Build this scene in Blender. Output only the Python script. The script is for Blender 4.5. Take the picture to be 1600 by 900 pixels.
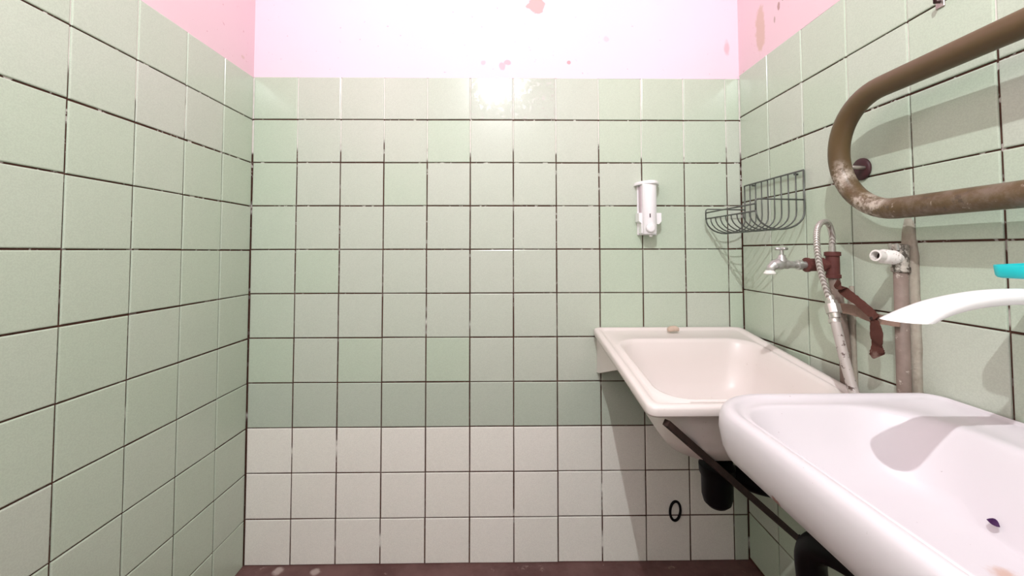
import bpy, bmesh, math, random
from mathutils import Vector, Matrix
random.seed(7)
for o in list(bpy.data.objects): bpy.data.objects.remove(o)
S = bpy.context.scene
COL = S.collection
PI = math.pi

# ---------------------------------------------------------------- camera
cam = bpy.data.cameras.new('camera'); camo = bpy.data.objects.new('camera', cam); COL.objects.link(camo)
cam.sensor_width = 36.0; cam.lens = 14.4384; cam.shift_x = 0.0; cam.shift_y = -0.05057
cam.clip_start = 0.02; cam.clip_end = 50
R_ = ((0.99991046, 0.01334213, 0.00103231), (-0.013295, 0.99923147, -0.03687425), (-0.0015235, 0.03685722, 0.99931938))
m = Matrix.Identity(4)
for i in range(3):
    m[i][0] = R_[i][0]; m[i][1] = R_[i][2]; m[i][2] = -R_[i][1]
m[0][3], m[1][3], m[2][3] = 0.87626, -1.42216, 1.04876
camo.matrix_world = m
S.camera = camo

# ---------------------------------------------------------------- world, light, exposure
w = bpy.data.worlds.new('world'); S.world = w; w.use_nodes = True
w.node_tree.nodes['Background'].inputs[0].default_value = (0.9, 0.93, 1.0, 1); w.node_tree.nodes['Background'].inputs[1].default_value = 0.3
def point_light(name, loc, power, radius, color):
    l = bpy.data.lights.new(name, 'POINT'); l.energy = power; l.shadow_soft_size = radius; l.color = color
    o = bpy.data.objects.new(name, l); o.location = loc; COL.objects.link(o); return o
point_light('ceiling_bulb', (0.83, -1.62, 2.32), 76, 0.011, (0.95, 0.985, 1.0))
S.view_settings.view_transform = 'Standard'; S.view_settings.look = 'None'; S.view_settings.gamma = 1.0
S.view_settings.use_curve_mapping = False
S.view_settings.exposure = 0.0

# ---------------------------------------------------------------- node helpers
class NT:
    def __init__(s, name, rough=0.5, spec=0.5, metal=0.0, coat=0.0):
        s.m = bpy.data.materials.new(name); s.m.use_nodes = True
        s.t = s.m.node_tree; s.b = s.t.nodes['Principled BSDF']
        s.b.inputs['Roughness'].default_value = rough; s.b.inputs['Specular IOR Level'].default_value = spec
        s.b.inputs['Metallic'].default_value = metal; s.b.inputs['Coat Weight'].default_value = coat
        s.b.inputs['Coat Roughness'].default_value = 0.08
        s._co = None
    def n(s, k, **kw):
        x = s.t.nodes.new(k)
        for a, v in kw.items(): setattr(x, a, v)
        return x
    def lk(s, a, b): s.t.links.new(a, b)
    def co(s):
        if not s._co: s._co = s.n('ShaderNodeTexCoord').outputs['Object']
        return s._co
    def val(s, x, sock):
        if isinstance(x, (int, float)): sock.default_value = x
        elif isinstance(x, tuple): sock.default_value = x if len(x) == 4 or sock.type == 'VECTOR' else (*x, 1)
        else: s.lk(x, sock)
    def noise(s, scale, detail=3, rough=0.55, vec=None, out='Fac'):
        x = s.n('ShaderNodeTexNoise'); x.inputs['Scale'].default_value = scale; x.inputs['Detail'].default_value = detail
        x.inputs['Roughness'].default_value = rough; s.lk(vec or s.co(), x.inputs['Vector']); return x.outputs[out]
    def ramp(s, f, lo, hi, a=0.0, b=1.0):
        x = s.n('ShaderNodeMapRange', interpolation_type='SMOOTHSTEP'); s.val(f, x.inputs[0])
        for i, v in enumerate((lo, hi, a, b)): x.inputs[1+i].default_value = v
        return x.outputs[0]
    def math(s, op, a, b=0.0, c=0.0):
        x = s.n('ShaderNodeMath', operation=op); s.val(a, x.inputs[0]); s.val(b, x.inputs[1]); s.val(c, x.inputs[2]); return x.outputs[0]
    def mix(s, f, a, b, mode='MIX'):
        x = s.n('ShaderNodeMix', data_type='RGBA', blend_type=mode); s.val(f, x.inputs[0]); s.val(a, x.inputs[6]); s.val(b, x.inputs[7]); return x.outputs[2]
    def sep(s, v=None):
        x = s.n('ShaderNodeSeparateXYZ'); s.lk(v or s.co(), x.inputs[0]); return x.outputs
    def spot(s, center, radius, soft=0.3, wob=0.0, wscale=30, stretch=(1, 1, 1)):
        """mask of a blot around a point of the object"""
        x = s.n('ShaderNodeVectorMath', operation='SUBTRACT'); s.lk(s.co(), x.inputs[0]); x.inputs[1].default_value = center
        y = s.n('ShaderNodeVectorMath', operation='MULTIPLY'); s.lk(x.outputs[0], y.inputs[0]); y.inputs[1].default_value = stretch
        l = s.n('ShaderNodeVectorMath', operation='LENGTH'); s.lk(y.outputs[0], l.inputs[0])
        d = l.outputs['Value']
        if wob: d = s.math('ADD', d, s.math('MULTIPLY', s.math('SUBTRACT', s.noise(wscale, 4), 0.5), wob))
        return s.ramp(d, radius*(1-soft), radius, 1, 0)
    def color(s, c): s.val(c, s.b.inputs['Base Color'])
    def bump(s, h, strength=0.2, dist=0.002):
        x = s.n('ShaderNodeBump'); x.inputs['Strength'].default_value = strength; x.inputs['Distance'].default_value = dist
        s.val(h, x.inputs['Height']); s.lk(x.outputs[0], s.b.inputs['Normal'])
def plain(name, c, rough=0.5, spec=0.5, metal=0.0, var=0.12, scale=40, coat=0.0, bump=0.0):
    t = NT(name, rough, spec, metal, coat)
    f = t.noise(scale, 3)
    t.color(t.mix(f, tuple(v*(1-var) for v in c), tuple(min(1, v*(1+var)) for v in c)))
    if bump: t.bump(t.noise(scale*2, 3), bump)
    return t.m

# ---------------------------------------------------------------- mesh helpers
def link(name, bm, mat, parent=None, smooth=False, loc=None):
    me = bpy.data.meshes.new(name); bm.normal_update(); bm.to_mesh(me); bm.free()
    for mm in (mat if isinstance(mat, (list, tuple)) else [mat]): me.materials.append(mm)
    if smooth:
        for p in me.polygons: p.use_smooth = True
    o = bpy.data.objects.new(name, me); COL.objects.link(o)
    if parent: o.parent = parent
    if loc: o.location = loc
    return o
def thing(name, label, cat, loc=(0, 0, 0), group=None):
    o = bpy.data.objects.new(name, None); o.empty_display_size = 0.05; o.location = loc; COL.objects.link(o)
    return tag(o, label, cat, group)
def tag(o, label=None, cat=None, group=None, kind=None):
    if label: o['label'] = label
    if cat: o['category'] = cat
    if group: o['group'] = group
    if kind: o['kind'] = kind
    return o
def rel(par, pts):
    l = Vector(par.location) if par else Vector()
    return [Vector(p)-l for p in pts]
def add_box(bm, a, b, mi=0):
    x0, y0, z0 = a; x1, y1, z1 = b
    v = [bm.verts.new(c) for c in ((x0,y0,z0),(x1,y0,z0),(x1,y1,z0),(x0,y1,z0),(x0,y0,z1),(x1,y0,z1),(x1,y1,z1),(x0,y1,z1))]
    fs = [bm.faces.new([v[i] for i in q]) for q in ((3,2,1,0),(4,5,6,7),(0,1,5,4),(1,2,6,5),(2,3,7,6),(3,0,4,7))]
    for f in fs: f.material_index = mi
    return fs
def box_bm(a, b, bev=0.0, seg=2):
    bm = bmesh.new(); add_box(bm, a, b)
    if bev: bmesh.ops.bevel(bm, geom=bm.edges[:], offset=bev, segments=seg, affect='EDGES', profile=0.5)
    return bm
def add_loft(bm, loops, cap0=True, cap1=True):
    rows = [[bm.verts.new(p) for p in l] for l in loops]
    n = len(rows[0])
    for a, b in zip(rows, rows[1:]):
        for i in range(n):
            bm.faces.new((a[i], a[(i+1) % n], b[(i+1) % n], b[i]))
    if cap0: bm.faces.new(rows[0][::-1])
    if cap1: bm.faces.new(rows[-1])
def fix(bm): bmesh.ops.recalc_face_normals(bm, faces=bm.faces[:]); return bm
def add_tube(bm, pts, r, n=10, cap=True, up=(0.13, 0.2, 0.97)):
    pts = [Vector(p) for p in pts]; N = len(pts)
    rs = r if isinstance(r, (list, tuple)) else [r]*N
    loops = []; prev = None
    for i, p in enumerate(pts):
        d = (pts[min(i+1, N-1)]-pts[max(i-1, 0)]).normalized()
        if prev is None:
            u = Vector(up); u = (u-d*u.dot(d))
            if u.length < 1e-3: u = Vector((1, 0, 0))-d*d.x
            u.normalize()
        else:
            u = (prev-d*prev.dot(d)).normalized()
        prev = u; v = d.cross(u)
        loops.append([p+(u*math.cos(2*PI*k/n)+v*math.sin(2*PI*k/n))*rs[i] for k in range(n)])
    add_loft(bm, loops, cap, cap)
def tube_bm(pts, r, n=10, **k):
    bm = bmesh.new(); add_tube(bm, pts, r, n, **k); return fix(bm)
def add_lathe(bm, o, axis, prof, n=20):
    """prof: (distance along axis, radius)"""
    o = Vector(o); a = Vector(axis).normalized(); add_tube(bm, [o+a*d for d, _ in prof], [max(r, 1e-4) for _, r in prof], n)
def lathe_bm(o, axis, prof, n=20):
    # rings are perpendicular to one straight axis, so steps in the profile stay sharp
    bm = bmesh.new(); a = Vector(axis).normalized(); o = Vector(o)
    u = a.orthogonal().normalized(); v = a.cross(u)
    add_loft(bm, [[o+a*d+(u*math.cos(2*PI*k/n)+v*math.sin(2*PI*k/n))*max(r, 1e-4) for k in range(n)] for d, r in prof])
    return fix(bm)
def spline(pts, sub=8):
    P = [Vector(p) for p in pts]; out = []
    for i in range(len(P)-1):
        p0 = P[max(i-1, 0)]; p1 = P[i]; p2 = P[i+1]; p3 = P[min(i+2, len(P)-1)]
        for k in range(sub):
            t = k/sub
            out.append(0.5*((2*p1)+(p2-p0)*t+(2*p0-5*p1+4*p2-p3)*t*t+(3*p1-p0-3*p2+p3)*t**3))
    return out+[P[-1]]
def rrect(x0, x1, y0, y1, r, z, n=8):
    """rounded rectangle loop; r = radii at (x0,y1) far-left, (x1,y1) far-right, (x1,y0) near-right, (x0,y0) near-left; y1 > y0"""
    if isinstance(r, (int, float)): r = (r,)*4
    cs = ((x0+r[0], y1-r[0], r[0], PI, PI/2), (x1-r[1], y1-r[1], r[1], PI/2, 0), (x1-r[2], y0+r[2], r[2], 0, -PI/2), (x0+r[3], y0+r[3], r[3], -PI/2, -PI))
    out = []
    for cx, cy, rr, a0, a1 in cs:
        for k in range(n+1):
            a = a0+(a1-a0)*k/n
            out.append(Vector((cx+rr*math.cos(a), cy+rr*math.sin(a), z)))
    return out
def smooth_by_angle(o, deg=35):
    me = o.data
    for p in me.polygons: p.use_smooth = True
    bm = bmesh.new(); bm.from_mesh(me)
    for e in bm.edges:
        if len(e.link_faces) == 2 and e.calc_face_angle(0) > math.radians(deg): e.smooth = False
    bm.to_mesh(me); bm.free()
    return o

# ---------------------------------------------------------------- materials of the room
PH, PV = 0.15, 0.15087           # tile pitch along and up the wall
XL, XR = -0.0033, 1.6995
ZT = 11*PV                       # top of the tiling
YF, ZC = -2.60, 2.62

def plaster(name, base, stains):
    t = NT(name, 0.75, 0.25)
    c = t.mix(t.noise(3.0, 3), tuple(v*0.97 for v in base), tuple(min(1, v*1.03) for v in base))
    c = t.mix(t.ramp(t.noise(60, 2), 0.70, 0.76), c, (base[0]*0.86, base[1]*0.72, base[2]*0.74))
    for ctr, rad, st, colr, soft in stains:
        c = t.mix(t.spot(ctr, rad, soft, rad*0.9, 45, st), c, colr)
    t.color(c); t.bump(t.noise(25, 4), 0.25, 0.002)
    return t.m
PINK = (0.84, 0.675, 0.755)
plaster_back = plaster('pink_plaster_back', PINK, [
    ((0.983, 0.003, 1.918), 0.034, (1, 0, 1.15), (0.72, 0.43, 0.43), 0.15),
    ((0.862, 0.003, 1.700), 0.013, (1, 0, .8), (0.76, 0.50, 0.56), 0.3),
    ((0.880, 0.003, 1.715), 0.015, (1, 0, 1.3), (0.75, 0.48, 0.54), 0.3),
    ((0.795, 0.003, 1.712), 0.010, (1, 0, 1), (0.76, 0.54, 0.6), 0.4),
    ((1.097, 0.003, 1.715), 0.008, (1, 0, 1), (0.7, 0.38, 0.42), 0.3),
    ((1.23, 0.003, 1.80), 0.012, (1, 0, 1), (0.78, 0.58, 0.64), 0.5),
    ((1.66, 0.003, 1.77), 0.020, (1.6, 0, .6), (0.72, 0.5, 0.55), 0.6)])
plaster_left = plaster('pink_plaster_left', (0.82, 0.60, 0.645), [((-0.0033, -0.06, 1.70), 0.012, (0, 1, 1.5), (0.72, 0.52, 0.50), 0.7)])
plaster_right = plaster('pink_plaster_right', (0.82, 0.60, 0.64), [
    ((1.6995, -0.125, 1.765), 0.055, (0, 1.9, .62), (0.70, 0.50, 0.44), 0.35),
    ((1.6995, -0.225, 1.86), 0.045, (0, 1.3, 1), (0.75, 0.54, 0.50), 0.5),
    ((1.6995, -0.215, 1.79), 0.007, (0, 1, .5), (0.48, 0.32, 0.30), 0.4),
    ((1.6995, -0.235, 1.80), 0.005, (0, 1, 1), (0.42, 0.30, 0.28), 0.4),
    ((1.6995, -0.195, 1.76), 0.005, (0, 1, .4), (0.55, 0.40, 0.38), 0.4)])

def grout(name, z_off, axis):
    """dark in the level joints, paler filler kept in the upright ones, most of it high on the wall"""
    t = NT(name, 0.9, 0.1)
    x, y, z = t.sep()
    dark = t.mix(t.noise(25, 4), (0.035, 0.014, 0.012), (0.13, 0.065, 0.045))
    pale = t.mix(t.noise(40, 3), (0.66, 0.61, 0.55), (0.92, 0.90, 0.86))
    fr = t.math('FRACT', t.math('DIVIDE', t.math('SUBTRACT', z, z_off), PV))
    dist = t.math('MINIMUM', fr, t.math('SUBTRACT', 1.0, fr))
    upright = t.ramp(dist, 0.014, 0.024)
    patch = t.noise(7, 4)
    high = t.ramp(z, 1.30, 1.56, 0.0, 0.45)
    keep = t.ramp(t.math('ADD', patch, high), 0.60, 0.70)
    bits = t.ramp(t.noise(55, 2), 0.60, 0.66, 0, 0.75)
    f = t.math('MAXIMUM', t.math('MULTIPLY', upright, keep), t.math('MULTIPLY', bits, t.ramp(z, 0.7, 1.5, 0.1, 1.0)))
    t.color(t.mix(f, dark, pale)); t.bump(t.noise(120, 3), 0.5, 0.002)
    return t.m

def glaze(name, a, b, worn=0.0, rough=0.21):
    t = NT(name, rough, 0.5)
    oi = t.n('ShaderNodeObjectInfo').outputs['Random']
    c = t.mix(oi, a, b)
    c = t.mix(t.math('MULTIPLY', t.ramp(t.noise(14, 3), 0.45, 0.75), 0.25), c, tuple(v*0.93 for v in a))
    c = t.mix(t.ramp(t.noise(420, 1), 0.35, 0.65), t.mix(1.0, c, (0.93, 0.93, 0.93), 'MULTIPLY'), c)     # speckled glaze
    if worn:
        sc = t.ramp(t.noise(50, 5, 0.7), 0.52, 0.66, 0, worn)
        c = t.mix(sc, c, (0.42, 0.36, 0.33))
        t.lk(t.math('ADD', t.math('MULTIPLY', sc, 0.45), 0.11), t.b.inputs['Roughness'])
    t.color(c); t.bump(t.noise(35, 2), 0.08, 0.003)
    return t.m
glaze_green = glaze('green_glaze', (0.565, 0.615, 0.515), (0.58, 0.62, 0.53))
glaze_sage = glaze('sage_glaze', (0.535, 0.622, 0.49), (0.555, 0.625, 0.51))
glaze_dull = glaze('dull_green_glaze', (0.505, 0.570, 0.47), (0.53, 0.58, 0.49))
glaze_cream = glaze('cream_glaze', (0.89, 0.865, 0.79), (0.91, 0.885, 0.815))
glaze_worn = glaze('worn_green_glaze', (0.55, 0.595, 0.505), (0.56, 0.60, 0.515), 0.55)

# ---------------------------------------------------------------- tiles
tile_mesh = {}
def tile_data(wd, ht, mat):
    k = (round(wd, 4), round(ht, 4), mat.name)
    if k in tile_mesh: return tile_mesh[k]
    bm = bmesh.new(); T = 0.0034
    def ring(inset, d): return [bm.verts.new((sx*(wd/2-inset), d, sz*(ht/2-inset))) for sx, sz in ((-1,-1),(1,-1),(1,1),(-1,1))]
    r0 = ring(0, 0.0); r1 = ring(0, -T+0.0018); r2 = ring(0.0007, -T+0.0006); r3 = ring(0.0024, -T)
    for a, b in ((r0, r1), (r1, r2), (r2, r3)):
        for i in range(4): bm.faces.new((a[i], a[(i+1) % 4], b[(i+1) % 4], b[i]))
    bm.faces.new(r3)
    me = bpy.data.meshes.new('tile'); bmesh.ops.recalc_face_normals(bm, faces=bm.faces[:]); bm.to_mesh(me); bm.free()
    me.materials.append(mat); tile_mesh[k] = me
    return me
GAP = 0.0038
def tiles(wall, base_pt, along, rotz, cols, z_off, rows, pick, special=None):
    """cols: list of (start, end) along the wall measured from base_pt; the tile's front faces local -Y, turned by rotz"""
    for j in range(rows):
        z0 = z_off+(rows-1-j)*PV if rows == 11 else z_off+j*PV
        for i, (a, b) in enumerate(cols):
            wd = b-a-GAP; ht = PV-GAP
            mat = pick(i, j)
            o = bpy.data.objects.new('tile', tile_data(wd, ht, mat)); COL.objects.link(o)
            p = Vector(base_pt)+Vector(along)*((a+b)/2+random.uniform(-.0004, .0004))
            o.location = (p.x, p.y, z0+PV/2+random.uniform(-.0006, .0006))
            tx, tz, ry = random.uniform(-.003, .003), random.uniform(-.003, .003), random.uniform(-.004, .004)
            push = random.uniform(0, .0004)
            if special and (i, j) in special: tx, tz = special[(i, j)]
            o.rotation_euler = (tx, ry, rotz+tz)
            nrm = Vector((math.sin(rotz), -math.cos(rotz), 0))
            o.location += nrm*(-push)
            o.parent = wall
def wall(name, quads_lo, quads_hi, mats):
    bm = bmesh.new(); add_box(bm, *quads_lo, 0); add_box(bm, *quads_hi, 1)
    return tag(link(name, bm, mats), kind='structure')
TH = 0.12; DP = 0.003       # bed of the tiles lies this far behind their faces
wall_back = wall('wall_back', ((XL-DP, DP, -0.02), (XR+DP, TH, ZT-0.002)), ((XL-DP, DP-0.0012, ZT-0.002), (XR+DP, TH, ZC)), [grout('grout_back', 0, 0), plaster_back])
wall_left = wall('wall_left', ((XL-TH, YF, -0.02), (XL-DP, TH, ZT-0.004)), ((XL-TH, YF, ZT-0.004), (XL-DP+0.0012, TH, ZC)), [grout('grout_left', -0.002, 1), plaster_left])
wall_right = wall('wall_right', ((XR+DP, YF, -0.02), (XR+TH, TH, ZT+0.009)), ((XR+DP-0.0012, YF, ZT+0.009), (XR+TH, TH, ZC)), [grout('grout_right', 0.0105, 1), plaster_right])
bcols = [(i*PH, (i+1)*PH) for i in range(11)]; bcols[0] = (XL+0.001, PH); bcols.append((11*PH, XR-0.0005))
def pick_back(i, j):
    if j == 0 and i in (5, 6): return glaze_worn
    if j >= 8: return glaze_cream if i < 11 else glaze_green
    if j == 7: return glaze_dull
    if i >= 8 or i == 0: return glaze_sage if random.random() < 0.7 else glaze_green
    return glaze_green if random.random() < 0.9 else glaze_sage
# the two top tiles that catch the lamp lean out a little
tiles(wall_back, (0, 0.0031, 0), (1, 0, 0), 0, bcols, 0.0, 11, pick_back, {(5, 0): (0.0, 0.010), (6, 0): (0.0, -0.008)})
lcols = [((k-.0206)*PH if k else 0.001, (k+1-.0206)*PH) for k in range(17)]
tiles(wall_left, (XL-DP, 0, 0), (0, -1, 0), PI/2, lcols, -0.002, 11, lambda i, j: glaze_sage if random.random() < 0.92 else glaze_green)
rcols = [((k+.0337)*PH if k else 0.001, (k+1+.0337)*PH) for k in range(17)]
tiles(wall_right, (XR+DP, 0, 0), (0, -1, 0), -PI/2, rcols, 0.0105, 11, lambda i, j: glaze_sage if random.random() < 0.8 else glaze_green)
wf = bmesh.new(); add_box(wf, (XL-TH, YF-TH, -0.02), (XR+TH, YF, ZC))
tag(link('wall_front', wf, plain('white_gloss_paint', (0.84, 0.83, 0.82), 0.6, var=0.04, scale=4)), kind='structure')
cb = bmesh.new(); add_box(cb, (XL-TH, YF-TH, ZC), (XR+TH, TH, ZC+0.1))
tag(link('ceiling', cb, plain('grey_limewash', (0.36, 0.345, 0.345), 0.8, var=0.03, scale=3)), kind='structure')
t = NT('red_brown_floor_paint', 0.45, 0.4)
c = t.mix(t.ramp(t.noise(5, 5, 0.65), 0.3, 0.7), (0.085, 0.032, 0.030), (0.17, 0.085, 0.078))
c = t.mix(t.ramp(t.noise(22, 5, 0.7), 0.60, 0.72, 0, 0.8), c, (0.30, 0.20, 0.18))
c = t.mix(t.spot((0.125, -0.025, 0), 0.022, 0.6, 0.02, 40), c, (0.42, 0.33, 0.30)); c = t.mix(t.spot((0.25, -0.03, 0), 0.02, 0.6, 0.02, 40), c, (0.42, 0.33, 0.30))
t.color(c); t.bump(t.noise(18, 5), 0.4, 0.004)
fb = bmesh.new(); add_box(fb, (XL-TH, YF-TH, -0.1), (XR+TH, TH, 0.001))
tag(link('floor', fb, t.m), kind='structure')

# mortar left around the old pipe chases, pieces of the right wall
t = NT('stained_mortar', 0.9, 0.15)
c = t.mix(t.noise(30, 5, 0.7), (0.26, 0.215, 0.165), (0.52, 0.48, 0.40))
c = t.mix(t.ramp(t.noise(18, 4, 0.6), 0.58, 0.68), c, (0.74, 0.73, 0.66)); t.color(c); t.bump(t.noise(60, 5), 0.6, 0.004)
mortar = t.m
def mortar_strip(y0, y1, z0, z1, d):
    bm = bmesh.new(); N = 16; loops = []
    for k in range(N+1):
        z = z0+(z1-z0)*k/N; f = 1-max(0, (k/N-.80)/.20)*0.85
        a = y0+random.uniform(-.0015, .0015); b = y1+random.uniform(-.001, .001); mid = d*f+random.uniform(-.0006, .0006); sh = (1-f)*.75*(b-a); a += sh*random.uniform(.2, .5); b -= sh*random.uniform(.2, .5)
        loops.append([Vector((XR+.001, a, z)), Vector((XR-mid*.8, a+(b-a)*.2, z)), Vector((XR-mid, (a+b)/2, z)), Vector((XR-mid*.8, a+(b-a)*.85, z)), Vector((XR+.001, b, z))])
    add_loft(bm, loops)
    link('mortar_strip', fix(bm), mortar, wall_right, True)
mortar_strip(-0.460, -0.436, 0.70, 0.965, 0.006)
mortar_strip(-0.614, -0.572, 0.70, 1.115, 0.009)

# ---------------------------------------------------------------- sink in the corner
t = NT('cream_enamel', 0.34, 0.45)
c = t.mix(t.noise(6, 3), (0.80, 0.725, 0.69), (0.83, 0.755, 0.72))
c = t.mix(t.spot((1.29, -0.50, 0.0), 0.03, 0.7, 0.03, 50, (1, 1, .8)), c, (0.74, 0.60, 0.52))
c = t.mix(t.spot((1.30, -0.545, -0.012), 0.010, 0.5, 0.012, 90), c, (0.62, 0.45, 0.40))
c = t.mix(t.ramp(t.noise(140, 2), 0.74, 0.78, 0, .6), c, (0.50, 0.40, 0.34))
t.color(c); enamel = t.m
sink = thing('corner_sink', 'cream enamel sink tucked into the tiled corner below the wire basket', 'sink', (0, 0, 0.790))
sink.rotation_euler = (math.atan(0.117), 0, 0)
bm = bmesh.new()
SX0, SX1, SY0, SY1 = 1.172, 1.683, -0.564, -0.005
def so(i, z, r=0.022):
    l = rrect(SX0+i, SX1-i, SY0+i, SY1-i, max(r-i*.3, .006), z)
    for p in l: p.x -= max(0, (p.x-1.45)/0.24)*0.014*min(1, -p.y/0.45)     # the right edge draws in towards the front
    return l
def sb(x0, x1, y0, y1, r, z): return rrect(x0, x1, y0, y1, r, z)
loops = [sb(1.37, 1.47, -.37, -.27, .045, -.187), sb(1.32, 1.53, -.44, -.22, .08, -.186), sb(1.272, 1.585, -.485, -.170, .085, -.170), sb(1.240, 1.615, -.513, -.142, .08, -.125),
         sb(1.222, 1.632, -.526, -.130, .075, -.06), sb(1.212, 1.640, -.532, -.124, .07, -.008),
         so(.007, -.008), so(.005, -.022), so(0.001, -.023), so(0, -.019), so(0, -.007), so(.0015, -.003), so(.005, 0), so(.016, .0005), so(.020, -.002), so(.024, -.0058), so(.030, -.0062),
         sb(1.206, 1.645, -.536, -.116, .07, -.0055), sb(1.212, 1.639, -.530, -.124, .07, -.0008), sb(1.219, 1.634, -.523, -.131, .07, -.003), sb(1.226, 1.627, -.516, -.138, .07, -.012), sb(1.237, 1.616, -.504, -.150, .07, -.06),
         sb(1.255, 1.600, -.490, -.165, .07, -.125), sb(1.285, 1.57, -.465, -.195, .07, -.160), sb(1.33, 1.52, -.43, -.235, .07, -.172), sb(1.395, 1.445, -.345, -.295, .024, -.178)]
add_loft(bm, loops)
link('basin', fix(bm), enamel, sink, True)
link('drain', lathe_bm((1.42, -.32, -.1785), (0, 0, 1), [(0, .03), (.0025, .031), (.004, .028), (.0035, .012), (.001, .010)], 24), plain('dull_steel', (.42, .40, .38), .35, metal=.9), sink, True)
# the white wall lug under its left edge
bm = bmesh.new()
lug = [(-.006, -.012), (-.006, -.160), (-.05, -.145), (-.27, -.042), (-.27, -.010)]
add_loft(bm, [[Vector((x, y, z)) for y, z in lug] for x in (1.186, 1.194)])
l = link('wall_lug', fix(bm), enamel, sink)
# siphon
black = plain('black_plastic', (0.0045, 0.004, 0.0045), 0.45, 0.12, var=0.3)
siphon = thing('bottle_trap', 'black plastic bottle trap hanging under the cream corner sink', 'drain trap', (1.42, -.30, .36))
siphon.location = (1.435, -.315, .375)
link('tailpipe', lathe_bm((0, 0, .10), (0, 0, 1), [(0, .021), (.02, .021), (.021, .027), (.045, .027), (.047, .034), (.070, .036), (.0875, .036)], 24), black, siphon, True)
link('bottle', lathe_bm((0, 0, 0), (0, 0, 1), [(-.002, .014), (0, .024), (.010, .034), (.028, .0385), (.075, .0395), (.085, .044), (.105, .045), (.109, .041), (.118, .038), (.122, .03)], 28), black, siphon, True)
smooth_by_angle(siphon.children[0], 30)
link('outlet_pipe', tube_bm(spline([(.025, 0, .085), (.06, 0, .075), (.11, .004, .050), (.19, .01, .030), (.262, .01, .025)], 5), .023, 14), black, siphon, True)
# pebble of soap
t = NT('dry_soap', .7, .3); t.color(t.mix(t.noise(60, 4), (.50, .36, .27), (.72, .58, .48))); soapm = t.m
bm = bmesh.new(); bmesh.ops.create_icosphere(bm, subdivisions=3, radius=1)
for v in bm.verts:
    a = v.co.copy(); v.co = Vector((math.copysign(abs(a.x)**.6, a.x)*.019, math.copysign(abs(a.y)**.6, a.y)*.011, math.copysign(abs(a.z)**.6, a.z)*.0085+.002*math.sin(3*a.x+1)))
tag(link('soap_lump', bm, soapm, None, True, (1.427, -.060, .7910)), 'small brown lump of dried soap on the back ledge of the corner sink', 'soap')

# steel strut from the sink's front lip to the wall
rust_dark = NT('dark_rusty_steel', .75, .3, .2); rust_dark.color(rust_dark.mix(rust_dark.noise(35, 4), (.018, .012, .010), (.07, .038, .030))); rust_dark.bump(rust_dark.noise(90, 3), .4); rust_dark = rust_dark.m
a, b = Vector((1.212, -.548, .688)), Vector((1.694, -.262, .243))
strut = thing('support_strut', 'thin dark steel strut slanting from the corner sink lip down to the wall', 'strut', b)
bm = bmesh.new(); d = (b-a).normalized(); u = d.cross(Vector((0, 0, 1))).normalized(); v = d.cross(u)
add_loft(bm, [[p-b+u*sx*.0065+v*sy*.0065 for sx, sy in ((-1,-1),(1,-1),(1,1),(-1,1))] for p in (a, b)])
link('bar', fix(bm), rust_dark, strut)
link('foot_plate', box_bm((-.001, -.011, -.014), (.004, .011, .012), .001, 1), rust_dark, strut)

# ---------------------------------------------------------------- near washbasin
t = NT('white_ceramic', 0.34, 0.45)
c = t.mix(t.noise(5, 2), (0.70, 0.655, 0.68), (0.73, 0.69, 0.71))
c = t.mix(t.spot((-.2223, .060, .0785), .008, .35, .009, 160, (1, .8, 1)), c, (.40, .20, .17))
c = t.mix(t.spot((.018, -.012, .029), .022, .8, .03, 60), c, (.60, .42, .35))
c = t.mix(t.ramp(t.noise(160, 2), 0.76, 0.79, 0, .6), c, (0.40, 0.33, 0.33))
t.color(c); ceramic = t.m
basin = thing('washbasin', 'large white ceramic washbasin with thick rim in the right foreground', 'washbasin', (1.475, -.90, .62))
bm = bmesh.new()
BX0, BX1, BY0, BY1 = 1.243, 1.6965, -1.185, -.617
def bo(i, z, r=.115, rw=.03): return rrect(BX0+i, BX1-min(i, .003)-max(0, i-.02)*.3, BY0+i, BY1-i, (max(r-i*.6, .02), rw, rw, max(r-i*.6, .02)), z, 10)
def bb(x0, x1, y0, y1, r, z): return rrect(x0, x1, y0, y1, r, z, 10)
RL = (.075, .085, .085, .075)
loops = [bb(1.45, 1.53, -.98, -.90, .035, .612), bb(1.35, 1.56, -1.04, -.77, .09, .618), bb(1.315, 1.64, -1.10, -.70, .10, .640), bb(1.285, 1.68, -1.145, -.655, .10, .672),
         bo(.022, .688), bo(.010, .697), bo(.004, .712), bo(0, .738), bo(.001, .756), bo(.004, .767), bo(.009, .7735), bo(.016, .776), bo(.022, .7755), bo(.026, .773), bo(.029, .7688),
         bb(1.276, 1.612, -1.150, -.668, (.08, .10, .10, .08), .7692), bb(1.278, 1.598, -1.148, -.677, (.078, .12, .12, .078), .7705), bb(1.2815, 1.592, -1.144, -.6805, (.076, .12, .12, .076), .7675), bb(1.284, 1.588, -1.142, -.683, (.076, .12, .12, .076), .762),
         bb(1.290, 1.580, -1.136, -.690, (.075, .12, .12, .075), .745), bb(1.300, 1.568, -1.122, -.702, (.07, .11, .11, .07), .715), bb(1.316, 1.552, -1.10, -.720, (.07, .1, .1, .07), .684),
         bb(1.35, 1.545, -1.07, -.76, .08, .660), bb(1.42, 1.54, -1.00, -.86, .055, .650), bb(1.468, 1.516, -.965, -.917, .023, .647)]
loops = [[p-basin.location for p in l] for l in loops]
add_loft(bm, loops)
link('bowl', fix(bm), ceramic, basin, True)
link('drain', lathe_bm(rel(basin, [(1.492, -.941, .6472)])[0], (0, 0, 1), [(0, .028), (.002, .030), (.0035, .026), (.003, .010), (.001, .009)], 24), plain('rusty_steel', (.36, .20, .13), .5, metal=.4, var=.4), basin, True)
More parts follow.
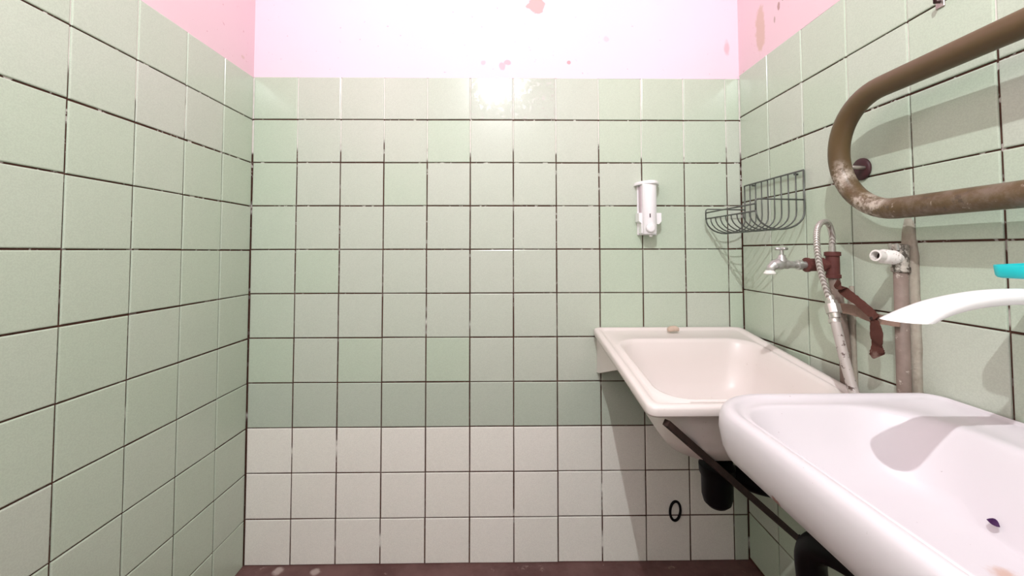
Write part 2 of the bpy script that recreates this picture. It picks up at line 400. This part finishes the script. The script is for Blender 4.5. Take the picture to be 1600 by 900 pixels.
trap = thing('drain_hose', 'black drain hose hanging below the white washbasin in the foreground', 'hose', (1.45, -.69, 0))
link('hose', tube_bm(rel(trap, spline([(1.492, -.941, .612), (1.490, -.935, .568), (1.46, -.86, .555), (1.412, -.75, .560), (1.404, -.70, .53), (1.415, -.685, .45), (1.43, -.68, .3), (1.44, -.68, .15), (1.44, -.68, .003)], 8)), .024, 16), black, trap, True)
link('nut', lathe_bm(rel(trap, [(1.492, -.941, .575)])[0], (0, 0, 1), [(0, .028), (.002, .031), (.03, .031), (.034, .034), (.0365, .034)], 12), black, trap)
# steel bracket that carries it
brk = thing('basin_bracket', 'black steel bracket arm under the far end of the white washbasin', 'bracket', (1.699, -.70, .60))
bm = bmesh.new(); gus = [(-.36, .060), (-.36, .050), (-.30, .040), (-.02, -.06), (-.02, .060)]
add_loft(bm, [[Vector((x, y, z)) for x, z in gus] for y in (.038, .046)]); link('arm', fix(bm), black, brk)
link('wall_plate', box_bm((-.020, .02, -.06), (0, .064, .09), .001, 1), black, brk)
# purple scrap lying in the bowl
t = NT('purple_petal', .5, .3); t.color(t.mix(t.noise(80, 3), (.05, .012, .075), (.13, .04, .16))); petal = t.m
bm = bmesh.new(); N = 6; top = []; bot = []
for k in range(N+1):
    s = k/N; y = -.010+.020*s; wdt = .0062*math.sin(PI*min(1, s*1.05+.0))**.8+.0004; cx = .004*math.sin(s*2.4)
    top.append((bm.verts.new((cx-wdt, y, .0030*math.sin(s*3)+.0012)), bm.verts.new((cx+wdt, y, .0018))))
for a, b in zip(top, top[1:]): bm.faces.new((a[0], a[1], b[1], b[0]))
bmesh.ops.solidify(bm, geom=bm.faces[:], thickness=.0008)
sc = tag(link('petal_scrap', fix(bm), petal, None, False, (1.5420, -.8548, .6745)), 'tiny dark purple petal scrap lying inside the white washbasin', 'scrap')
sc.rotation_euler = (0, -.80, .25); sc.scale = (.75, .70, .8)

# white spout of the basin tap
white_plastic = plain('white_plastic', (.93, .91, .91), .22, .5, var=.02)
tapw = thing('basin_tap', 'white basin tap with long curved spout arching over the washbasin', 'tap', (1.657, -0.8689, .772))
path = [Vector(p) for p in spline([(1.656, -0.8689, 0.93), (1.655, -0.8689, 0.96), (1.64, -0.8689, 0.9761), (1.5946, -0.8679, 0.9848), (1.5483, -0.8669, 0.9848), (1.502, -0.8658, 0.9791), (1.4578, -0.8648, 0.9678), (1.4198, -0.8638, 0.9503), (1.389, -0.8628, 0.9308), (1.3633, -0.8617, 0.9113)], 6)]
N = len(path); loops = []
def lerp(f, tab):
    for (f0, v0), (f1, v1) in zip(tab, tab[1:]):
        if f <= f1: return v0+(v1-v0)*(f-f0)/(f1-f0)
    return tab[-1][1]
for k, p in enumerate(path):
    f = k/(N-1); d = (path[min(k+1, N-1)]-path[max(k-1, 0)]).normalized(); u = Vector((0, 1, 0)); v = d.cross(u).normalized()
    wa = lerp(f, ((0, .0115), (.35, .0115), (.55, .0150), (.75, .0265), (.86, .0315), (.95, .029), (1, .022))); wb = lerp(f, ((0, .0115), (.4, .0112), (.7, .0135), (1, .0165)))
    loops.append([q-tapw.location for q in (p+u*wa*math.cos(2*PI*j/24)+v*wb*math.sin(2*PI*j/24) for j in range(24))])
bm = bmesh.new(); add_loft(bm, loops); fix(bm)
cutz = 0.9534-tapw.location.z
res = bmesh.ops.bisect_plane(bm, geom=bm.verts[:]+bm.edges[:]+bm.faces[:], plane_co=(-.25, 0, cutz), plane_no=(.02, 0, 1), clear_inner=False)
dele = [v for v in bm.verts if v.co.z < cutz-.0003 and v.co.x < -.12 and (v.co.z-cutz+.02*(v.co.x+.25)) < -1e-5]
bmesh.ops.delete(bm, geom=dele, context='VERTS')
bmesh.ops.holes_fill(bm, edges=[e for e in bm.edges if e.is_boundary], sides=0)
smooth_by_angle(link('spout', fix(bm), white_plastic, tapw), 40)
smooth_by_angle(link('body', lathe_bm((0, 0, 0), (0, 0, 1), [(0, .026), (.006, .027), (.010, .022), (.14, .020), (.165, .021), (.185, .019), (.196, .010)], 24), white_plastic, tapw), 40)
link('lever', tube_bm([(0, -.005, .10), (.012, -.045, .105), (.02, -.075, .115)], [.006, .007, .008], 12), white_plastic, tapw, True)

# turquoise soap dish on the right wall
tq = plain('turquoise_plastic', (.012, .62, .66), .3, .5, var=.05)
dish = thing('soap_dish', 'turquoise plastic soap dish fixed to the right wall above the washbasin', 'soap dish', (1.640, -.885, 1.012))
bm = bmesh.new()
def dl(i, z, r=.018): return rrect(-.060+i, .0585-i*.3, -.058+i, .058-i, max(r-i, .004), z)
loops = [dl(.006, 0), dl(.003, .001), dl(.001, .004), dl(0, .017), dl(.0005, .0185), dl(.0025, .0185), dl(.003, .017), dl(.004, .005), dl(.008, .0035)]
add_loft(bm, loops); o = smooth_by_angle(link('tray', fix(bm), tq, dish), 50)
for k in range(5): link('rib', box_bm((-.04, -.034+k*.017-.0015, .003), (.04, -.034+k*.017+.0015, .0065), .0006, 1), tq, dish)
dish.rotation_euler = (0, math.radians(-2.5), 0)

# ---------------------------------------------------------------- towel rail
t = NT('ochre_pipe_paint', .42, .45)
c = t.mix(t.noise(9, 4), (.085, .050, .020), (.140, .090, .040))
x, y, z = t.sep()
low = t.ramp(z, -.02, -.14, 0, 1)
dirt = t.math('MULTIPLY', low, t.ramp(t.noise(20, 6, .75), .40, .62))
c = t.mix(t.math('MULTIPLY', dirt, .85), c, (.20, .150, .112))
c = t.mix(t.math('MULTIPLY', low, t.ramp(t.noise(34, 5, .75), .56, .66, 0, .7)), c, (.060, .042, .030))
bend = t.math('MAXIMUM', t.spot((0, .045, -.112), .055, .7, .05, 30), t.math('MULTIPLY', t.spot((-.01, .115, -.045), .045, .7, .05, 30), 0.9))
pe = t.math('MULTIPLY', bend, t.ramp(t.noise(38, 6, .75), .42, .60))
c = t.mix(t.math('MULTIPLY', pe, .9), c, (.58, .50, .42))
c = t.mix(t.math('MULTIPLY', t.math('MULTIPLY', low, t.ramp(t.noise(60, 4, .7), .62, .70)), .6), c, (.55, .48, .40))
t.color(c); t.bump(t.noise(30, 4), .15, .002); railm = t.m
rail = thing('towel_rail', 'brown painted pipe towel rail bent into a loop on the right wall', 'towel rail', (1.6375, -.622, 1.2555))
RB = .1225; path = [(0.055, -.90, RB+.002), (.045, -.895, RB+.002), (.02, -.885, RB+.002), (.004, -.865, RB+.002), (0, -.83, RB+.002)] + [(0, -.83+.83*k/10, RB+.002*(1-k/10)) for k in range(1, 10)]
path += [(0, RB*math.sin(PI*k/28), RB*math.cos(PI*k/28)) for k in range(29)]
path += [(0, -.80*k/10, -RB+.001*k/10) for k in range(1, 11)] + [(.004, -.835, -RB), (.02, -.855, -RB), (.045, -.865, -RB), (.055, -.87, -RB)]
path = [(px_-.010*max(-1, min(1, pz/RB)) if px_ < .03 else px_, py_, pz) for px_, py_, pz in path]
link('pipe', tube_bm(path, .0208, 24), railm, rail, True)
maroon = plain('maroon_paint', (.055, .018, .020), .55, .4, var=.35, scale=60)
link('bracket_rod', tube_bm([(.0605, .118, -.018), (.012, .118, -.016)], .0042, 10), plain('grey_steel', (.45, .40, .36), .4, metal=.6), rail, True)
o = link('rosette', lathe_bm((.0605, .132, -.0185), (-1, 0, 0), [(0, .0255), (.003, .0255), (.006, .022), (.008, .012), (.0085, .002)], 24), maroon, rail, True)
o['label'] = 'dark maroon wall rosette'

# ---------------------------------------------------------------- corner wire basket
wire = plain('grey_wire', (.12, .128, .115), .4, .5, metal=.45, var=.2)
bas = thing('wire_basket', 'grey wire rack basket on the right wall in the corner above the sink', 'basket', (1.6885, -.18, 1.10))
WX, YN, YFAR = 0.0, -.137, .142
def prof(h, n=14):
    """rib from the wall down, round and up to the front rail"""
    pts = [(WX, h), (WX, .085), (WX, .062)]
    for k in range(1, n+1):
        a = PI*k/n; pts.append((WX-.067+.067*math.cos(a), .060-.052*math.sin(a)**.9 - .006*(k/n)*0))
    return [p for p in pts]
NR = 10
for k in range(NR):
    y = YN+(YFAR-YN)*k/(NR-1)
    rr = .0025 if k in (0, NR-1) else .0019
    link('rib', tube_bm([(x, y, z) for x, z in prof(.170)], rr, 7), wire, bas, True)
link('back_rail', tube_bm([(WX, YN, .170), (WX, YFAR, .170)], .0026, 8), wire, bas, True)
link('front_rail', tube_bm([(-.1345, YN-.002, .058), (-.1345, YFAR+.002, .058)], .0024, 8), wire, bas, True)
link('front_rail', tube_bm([(-.1345, YN-.002, .078), (-.1345, YFAR+.002, .078)], .0024, 8), wire, bas, True)
for y in (YN, YFAR):
    link('end_rail', tube_bm([(-.1345, y, .058), (-.1345, y, .083), (-.1335, y, .088), (-.129, y, .0905), (-.11, y, .0905), (0, y, .0885)], .0022, 8), wire, bas, True)
for y in (-.10, .10):
    link('mount', tube_bm([(.0105, y, .165), (0, y, .165)], .003, 8), wire, bas, True)

# ---------------------------------------------------------------- soap dispenser on the back wall
gw = plain('glossy_white_plastic', (.93, .90, .915), .15, .5, var=.02, coat=.4)
disp = thing('soap_dispenser', 'white plastic liquid soap dispenser screwed to the back wall', 'soap dispenser', (1.366, 0, 1.10))
def ob(name, a, b, mat, bev): return link(name, box_bm(a, b, bev, 2), mat, disp)
pk = NT('frosted_pink_plastic', .3, .5); pk.color(pk.mix(pk.noise(30, 2), (.60, .46, .53), (.70, .57, .63))); pk = pk.m
ob('back_plate', (-.036, -.010, .004), (.030, .0005, .176), gw, .002)
o = ob('reservoir', (-.033, -.040, .052), (.018, -.009, .172), pk, .004); o['label'] = 'frosted pinkish reservoir'
bm = bmesh.new(); loops = []
def front(z, s=1.0, yb=-.018): return [Vector((-.0075+(-.0235+.047*k/12)*s, -.050-(.014*s)*math.sin(PI*k/12)**.7, z)) for k in range(13)]+[Vector((-.0075+.0235*s, yb, z)), Vector((-.0075-.0235*s, yb, z))]
add_loft(bm, [front(.006, .9), front(.010), front(.172), front(.176, .97)]); o = link('front_cover', fix(bm), gw, disp); smooth_by_angle(o, 35)
bm = bmesh.new()
def capl(z, s): return [Vector((-.004+(-.041+.082*k/16)*s, -.020-.050*s*math.sin(PI*k/16)**.8, z)) for k in range(17)]+[Vector((-.004+.041*s, -.0005, z)), Vector((-.004-.041*s, -.0005, z))]
add_loft(bm, [capl(.1745, .97), capl(.176, 1), capl(.181, 1), capl(.186, .93), capl(.1885, .72)]); smooth_by_angle(link('lid', fix(bm), gw, disp), 35)
bm = bmesh.new()
sh = [(-.0425, .078), (-.0425, .050), (-.030, .040), (.026, .040), (.034, .050), (.034, .078)]
add_loft(bm, [[Vector((x, y, z)) for x, z in sh] for y in (-.044, -.006)]); link('collar', fix(bm), gw, disp)
bm = bmesh.new(); add_box(bm, (-.034, -.044, .010), (.018, -.008, .042)); link('lower_housing', bm, gw, disp)
link('push_button', lathe_bm((-.011, -.062, .026), (0, -1, 0), [(0, .0150), (.006, .0150), (.009, .0135), (.010, .009)], 24), gw, disp, True)
link('level_slot', box_bm((-.0130, -.0655, .061), (-.0100, -.0625, .074), .0004, 1), plain('dark_slot', (.06, .02, .035), .5), disp)
link('nozzle', lathe_bm((-.003, -.045, .0065), (0, 0, -1), [(0, .008), (.006, .006), (.010, .004)], 16), gw, disp, True)

# ---------------------------------------------------------------- left supply pipe with bib tap and hose
t = NT('old_pipe_paint', .6, .35)
c = t.mix(t.noise(28, 5, .65), (.15, .105, .085), (.33, .255, .215)); c = t.mix(t.ramp(t.noise(60, 4, .7), .60, .70), c, (.50, .44, .38)); t.color(c); t.bump(t.noise(70, 4), .35, .002)
oldpipe = t.m
rr = NT('red_brown_fitting', .6, .35); rr.color(rr.mix(rr.noise(50, 4), (.075, .020, .018), (.17, .055, .045))); rr.bump(rr.noise(90, 3), .3); redm = rr.m
p1 = thing('supply_pipe', 'grey brown upright water pipe with red brown tee near the corner sink', 'pipe', (1.6845, -.443, .40))
link('riser', tube_bm([(0, 0, 0), (0, 0, .42), (-.006, .003, .50), (-.014, .008, .57), (-.016, .010, .60)], .0118, 16), oldpipe, p1, True)
tee = Vector((1.6685, -.433, 1.016))
tl = tee-p1.location
o = smooth_by_angle(link('tee', lathe_bm(tl+Vector((0, 0, -.033)), (0, 0, 1), [(0, .0165), (.008, .0165), (.009, .0142), (.053, .0142), (.054, .0170), (.063, .0170), (.064, .012)], 18), redm, p1), 30); o['label'] = 'red brown tee fitting'
smooth_by_angle(link('coupling', lathe_bm(tl+Vector((-.012, 0, -.001)), (-1, .0, 0), [(0, .011), (.012, .011), (.013, .0175), (.019, .0175), (.020, .0155), (.047, .0155), (.048, .0175), (.054, .0175), (.055, .012)], 18), redm, p1), 30)
smooth_by_angle(link('sleeve', lathe_bm(tl+Vector((0, 0, .030)), (0, 0, 1), [(0, .0075), (.014, .0075), (.015, .0065), (.028, .0062)], 14), plain('zinc', (.55, .52, .48), .35, metal=.7), p1), 40)
# the small bib tap
t = NT('worn_chrome', .28, .5, .75); t.color(t.mix(t.noise(60, 3), (.40, .40, .38), (.68, .67, .64))); chrome = t.m
btap = thing('bib_tap', 'small worn metal bib tap over the cream corner sink', 'tap', (1.545, -.434, 1.015))
smooth_by_angle(link('inlet', lathe_bm((.056, 0, 0), (-1, 0, 0), [(0, .0085), (.010, .0085), (.011, .0125), (.020, .0125), (.021, .0085), (.030, .0085)], 16), chrome, btap), 40)
link('body', tube_bm(spline([(.028, 0, 0), (.012, 0, .001), (-.002, 0, .002), (-.016, 0, .001), (-.027, 0, -.006), (-.032, 0, -.017)], 4), [.009]*4+[.0115]*4+[.0135]*4+[.0125]*3+[.0105]*3+[.009, .0085, .0085], 16), chrome, btap, True)
smooth_by_angle(link('bonnet', lathe_bm((-.002, 0, .008), (0, 0, 1), [(0, .0125), (.008, .0105), (.009, .0095), (.016, .008), (.017, .0050), (.030, .0042)], 16), chrome, btap), 40)
h = thing  # the cross handle
link('handle', fix((lambda bm: (add_tube(bm, [(-.018, -.003, .039), (.014, .003, .039)], [.0035, .0035], 10), add_tube(bm, [(-.004, -.016, .039), (0, .016, .039)], [.0035, .0035], 10), bm)[-1])(bmesh.new())), chrome, btap, True)
smooth_by_angle(link('outlet', lathe_bm((-.032, 0, -.013), (0, 0, -1), [(0, .0095), (.003, .0105), (.006, .0135), (.008, .0135), (.010, .009)], 16), plain('limescale', (.80, .80, .74), .5, var=.08), btap), 40)
# flexible hose
t = NT('braided_steel', .3, .5, .55)
wv = t.n('ShaderNodeTexWave', wave_type='BANDS', bands_direction='DIAGONAL'); wv.inputs['Scale'].default_value = 90; wv.inputs['Distortion'].default_value = 1.5; t.lk(t.co(), wv.inputs['Vector'])
t.color(t.mix(wv.outputs['Fac'], (.30, .25, .22), (.78, .74, .70))); t.bump(wv.outputs['Fac'], .5, .001); braid = t.m
hose = thing('flexible_hose', 'braided metal hose looping from the red brown tee down over the corner sink', 'hose', (1.66, -.433, 1.046))
hp = spline([(1.6685, -.434, 1.066), (1.667, -.436, 1.085), (1.657, -.443, 1.106), (1.642, -.452, 1.117), (1.622, -.462, 1.116), (1.606, -.470, 1.103), (1.598, -.476, 1.08), (1.597, -.479, 1.045), (1.603, -.480, 1.00), (1.614, -.482, .955), (1.620, -.483, .936)], 7)
link('thin_hose', tube_bm(rel(hose, hp), .0066, 12), braid, hose, True)
dn = (Vector((1.613, -.530, .82))-Vector((1.6195, -.483, .94))).normalized()
smooth_by_angle(link('connector', lathe_bm(rel(hose, [(1.6195, -.482, .946)])[0], dn, [(0, .0075), (.010, .0085), (.012, .0115), (.020, .0115), (.021, .0150), (.041, .0150), (.042, .0115), (.052, .0108)], 12), plain('nickel', (.62, .59, .55), .3, metal=.75), hose), 30)
t = NT('speckled_white_hose', .4, .45)
c = t.mix(t.ramp(t.noise(70, 3, .6, None), .56, .64), (.46, .41, .375), (.10, .06, .05)); t.color(c); hm2 = t.m
hp2 = spline([(1.6163, -.495, .905), (1.614, -.508, .875), (1.609, -.530, .82), (1.603, -.556, .765), (1.597, -.584, .715), (1.592, -.592, .66), (1.58, -.597, .58), (1.57, -.60, .50)], 7)
link('thick_hose', tube_bm(rel(hose, hp2), .0098, 14), hm2, hose, True)
smooth_by_angle(link('crimp_ring', lathe_bm(rel(hose, [(1.6155, -.498, .895)])[0], dn, [(0, .0105), (.001, .0118), (.008, .0118), (.009, .0105)], 16), bpy.data.materials['nickel'], hose), 30)

# ---------------------------------------------------------------- right supply pipe with open threaded stub
p2 = thing('capped_pipe', 'upright pipe with an open white threaded outlet on the right wall', 'pipe', (1.680, -.591, .40))
link('riser', tube_bm([(0, 0, 0), (0, 0, .3), (0, -.002, .612)], .0118, 16), oldpipe, p2, True)
gry = NT('limed_metal', .65, .35, .2); gry.color(gry.mix(gry.ramp(gry.noise(70, 5, .7), .42, .58), (.10, .085, .07), (.56, .51, .45))); gry.bump(gry.noise(90, 4), .5); gry = gry.m
whp = NT('limed_white_thread', .6, .35); whp.color(whp.mix(whp.ramp(whp.noise(80, 4, .7), .56, .66), (.80, .76, .72), (.40, .30, .24))); whp = whp.m
smooth_by_angle(link('elbow', lathe_bm((0, -.002, .605), (0, 0, 1), [(0, .013), (.002, .0155), (.010, .0155), (.012, .0135), (.040, .0140), (.046, .0150), (.055, .0145), (.057, .010)], 16), gry, p2), 30)
for dy in (-.010, .004): link('bolt', lathe_bm((-.012, dy, .650), (-.2, 0, 1), [(0, .0035), (.013, .0035), (.014, .002)], 8), bpy.data.materials['nickel'], p2)
ax = Vector((-1, -.18, .10)).normalized()
prof_ = [(0, .0125), (.006, .0125)]
for k in range(6): prof_ += [(.008+k*.0052, .0125), (.0106+k*.0052, .0145)]
prof_ += [(.041, .0118), (.056, .0116), (.0565, .0085), (.040, .0083), (.0399, .001)]
smooth_by_angle(link('threaded_stub', lathe_bm((-.006, -.003, .634), ax, prof_, 18), whp, p2), 25)
link('bore', lathe_bm(Vector((-.006, -.003, .634))+ax*.0402, ax, [(0, .0082), (.0008, .0082)], 18), plain('dark_bore', (.03, .015, .012), .8), p2)

# ---------------------------------------------------------------- rusty strap clamped between the pipes
t = NT('rusty_strap', .85, .2)
c = t.mix(t.noise(30, 5, .7), (.055, .020, .016), (.13, .050, .036)); c = t.mix(t.ramp(t.noise(22, 4), .55, .68, 0, .8), c, (.26, .17, .14)); t.color(c); t.bump(t.noise(80, 4), .6, .002); rusty = t.m
t = NT('rust_stained_bar', .85, .2); t.color(t.mix(t.noise(30, 5, .7), (.17, .10, .075), (.36, .255, .20))); t.bump(t.noise(80, 4), .5, .002); pale_rust = t.m
strap = thing('rusty_strap', 'torn rusty metal strap fixed across the two upright pipes', 'strap', (1.688, -.50, .915))
def ribbon(pts, widths, name, thick=.0022, wdir=None, mat=None):
    P = rel(strap, spline(pts, 5)); n = len(P); bm = bmesh.new(); loops = []
    for i, p in enumerate(P):
        d = (P[min(i+1, n-1)]-P[max(i-1, 0)]).normalized()
        f = i/(n-1)*(len(widths)-1); a = int(min(f, len(widths)-2)); wd = widths[a]+(widths[a+1]-widths[a])*(f-a)
        nr = Vector((-1, 0, .15)) if not wdir else Vector(wdir); nr = (nr-d*nr.dot(d)).normalized(); s = d.cross(nr)
        wd *= random.uniform(.92, 1.08)
        loops.append([p+s*wd*sx+nr*thick*.5*sy for sx, sy in ((-1,-1),(1,-1),(1,1),(-1,1))])
    add_loft(bm, loops); return link(name, fix(bm), mat or rusty, strap)
ribbon([(1.670, -.430, .912), (1.668, -.47, .914), (1.665, -.51, .912), (1.662, -.548, .905), (1.660, -.575, .905), (1.663, -.606, .906)], [.011, .011, .012, .011, .010, .009], 'flat_bar', mat=pale_rust)
ribbon([(1.632, -.486, .976), (1.646, -.486, .961), (1.652, -.497, .949), (1.656, -.518, .935), (1.657, -.545, .917), (1.655, -.562, .907)], [.011, .011, .010, .009, .009, .006], 'bent_strip', .0025, (-.7, .2, .6))
ribbon([(1.655, -.556, .902), (1.655, -.560, .880), (1.653, -.563, .862), (1.656, -.560, .848), (1.653, -.563, .834), (1.655, -.566, .828)], [.008, .014, .013, .011, .018, .012], 'hanging_piece', .003)
link('bolt', lathe_bm(rel(strap, [(1.661, -.553, .905)])[0], (-1, 0, 0), [(-.002, .007), (.005, .007), (.006, .004), (.010, .004)], 6), rust_dark, strap)

# ---------------------------------------------------------------- small things on the walls
ring = bmesh.new(); N, K = 36, 10; loops = []
for i in range(N):
    a = 2*PI*i/N; ctr = Vector((.0175*math.cos(a), 0, .0315*math.sin(a))); nn = Vector((math.cos(a)*1.5, 0, math.sin(a))).normalized()
    loops.append([ctr+(nn*math.cos(2*PI*k/K)+Vector((0, 1, 0))*math.sin(2*PI*k/K))*.0042 for k in range(K)])
rows = [[ring.verts.new(p) for p in l] for l in loops]
for i in range(N):
    for k in range(K): ring.faces.new((rows[i][k], rows[(i+1) % N][k], rows[(i+1) % N][(k+1) % K], rows[i][(k+1) % K]))
o = tag(link('rubber_ring', fix(ring), black, None, True, (1.447, -.0048, .169)), 'small black oval rubber ring on a low cream tile of the back wall', 'ring')
o.rotation_euler = (0, .09, 0)
nail = thing('wall_hook', 'small bent metal hook high on the right wall above the towel rail', 'hook', (1.6995, -.672, 1.520))
steelm = bpy.data.materials['grey_steel']
link('plate', box_bm((-.003, -.008, -.012), (.001, .008, .010), .001, 1), steelm, nail)
link('prong', tube_bm([(-.002, 0, 0), (-.016, -.004, -.004), (-.020, -.008, .006)], .0028, 8), maroon, nail, True)
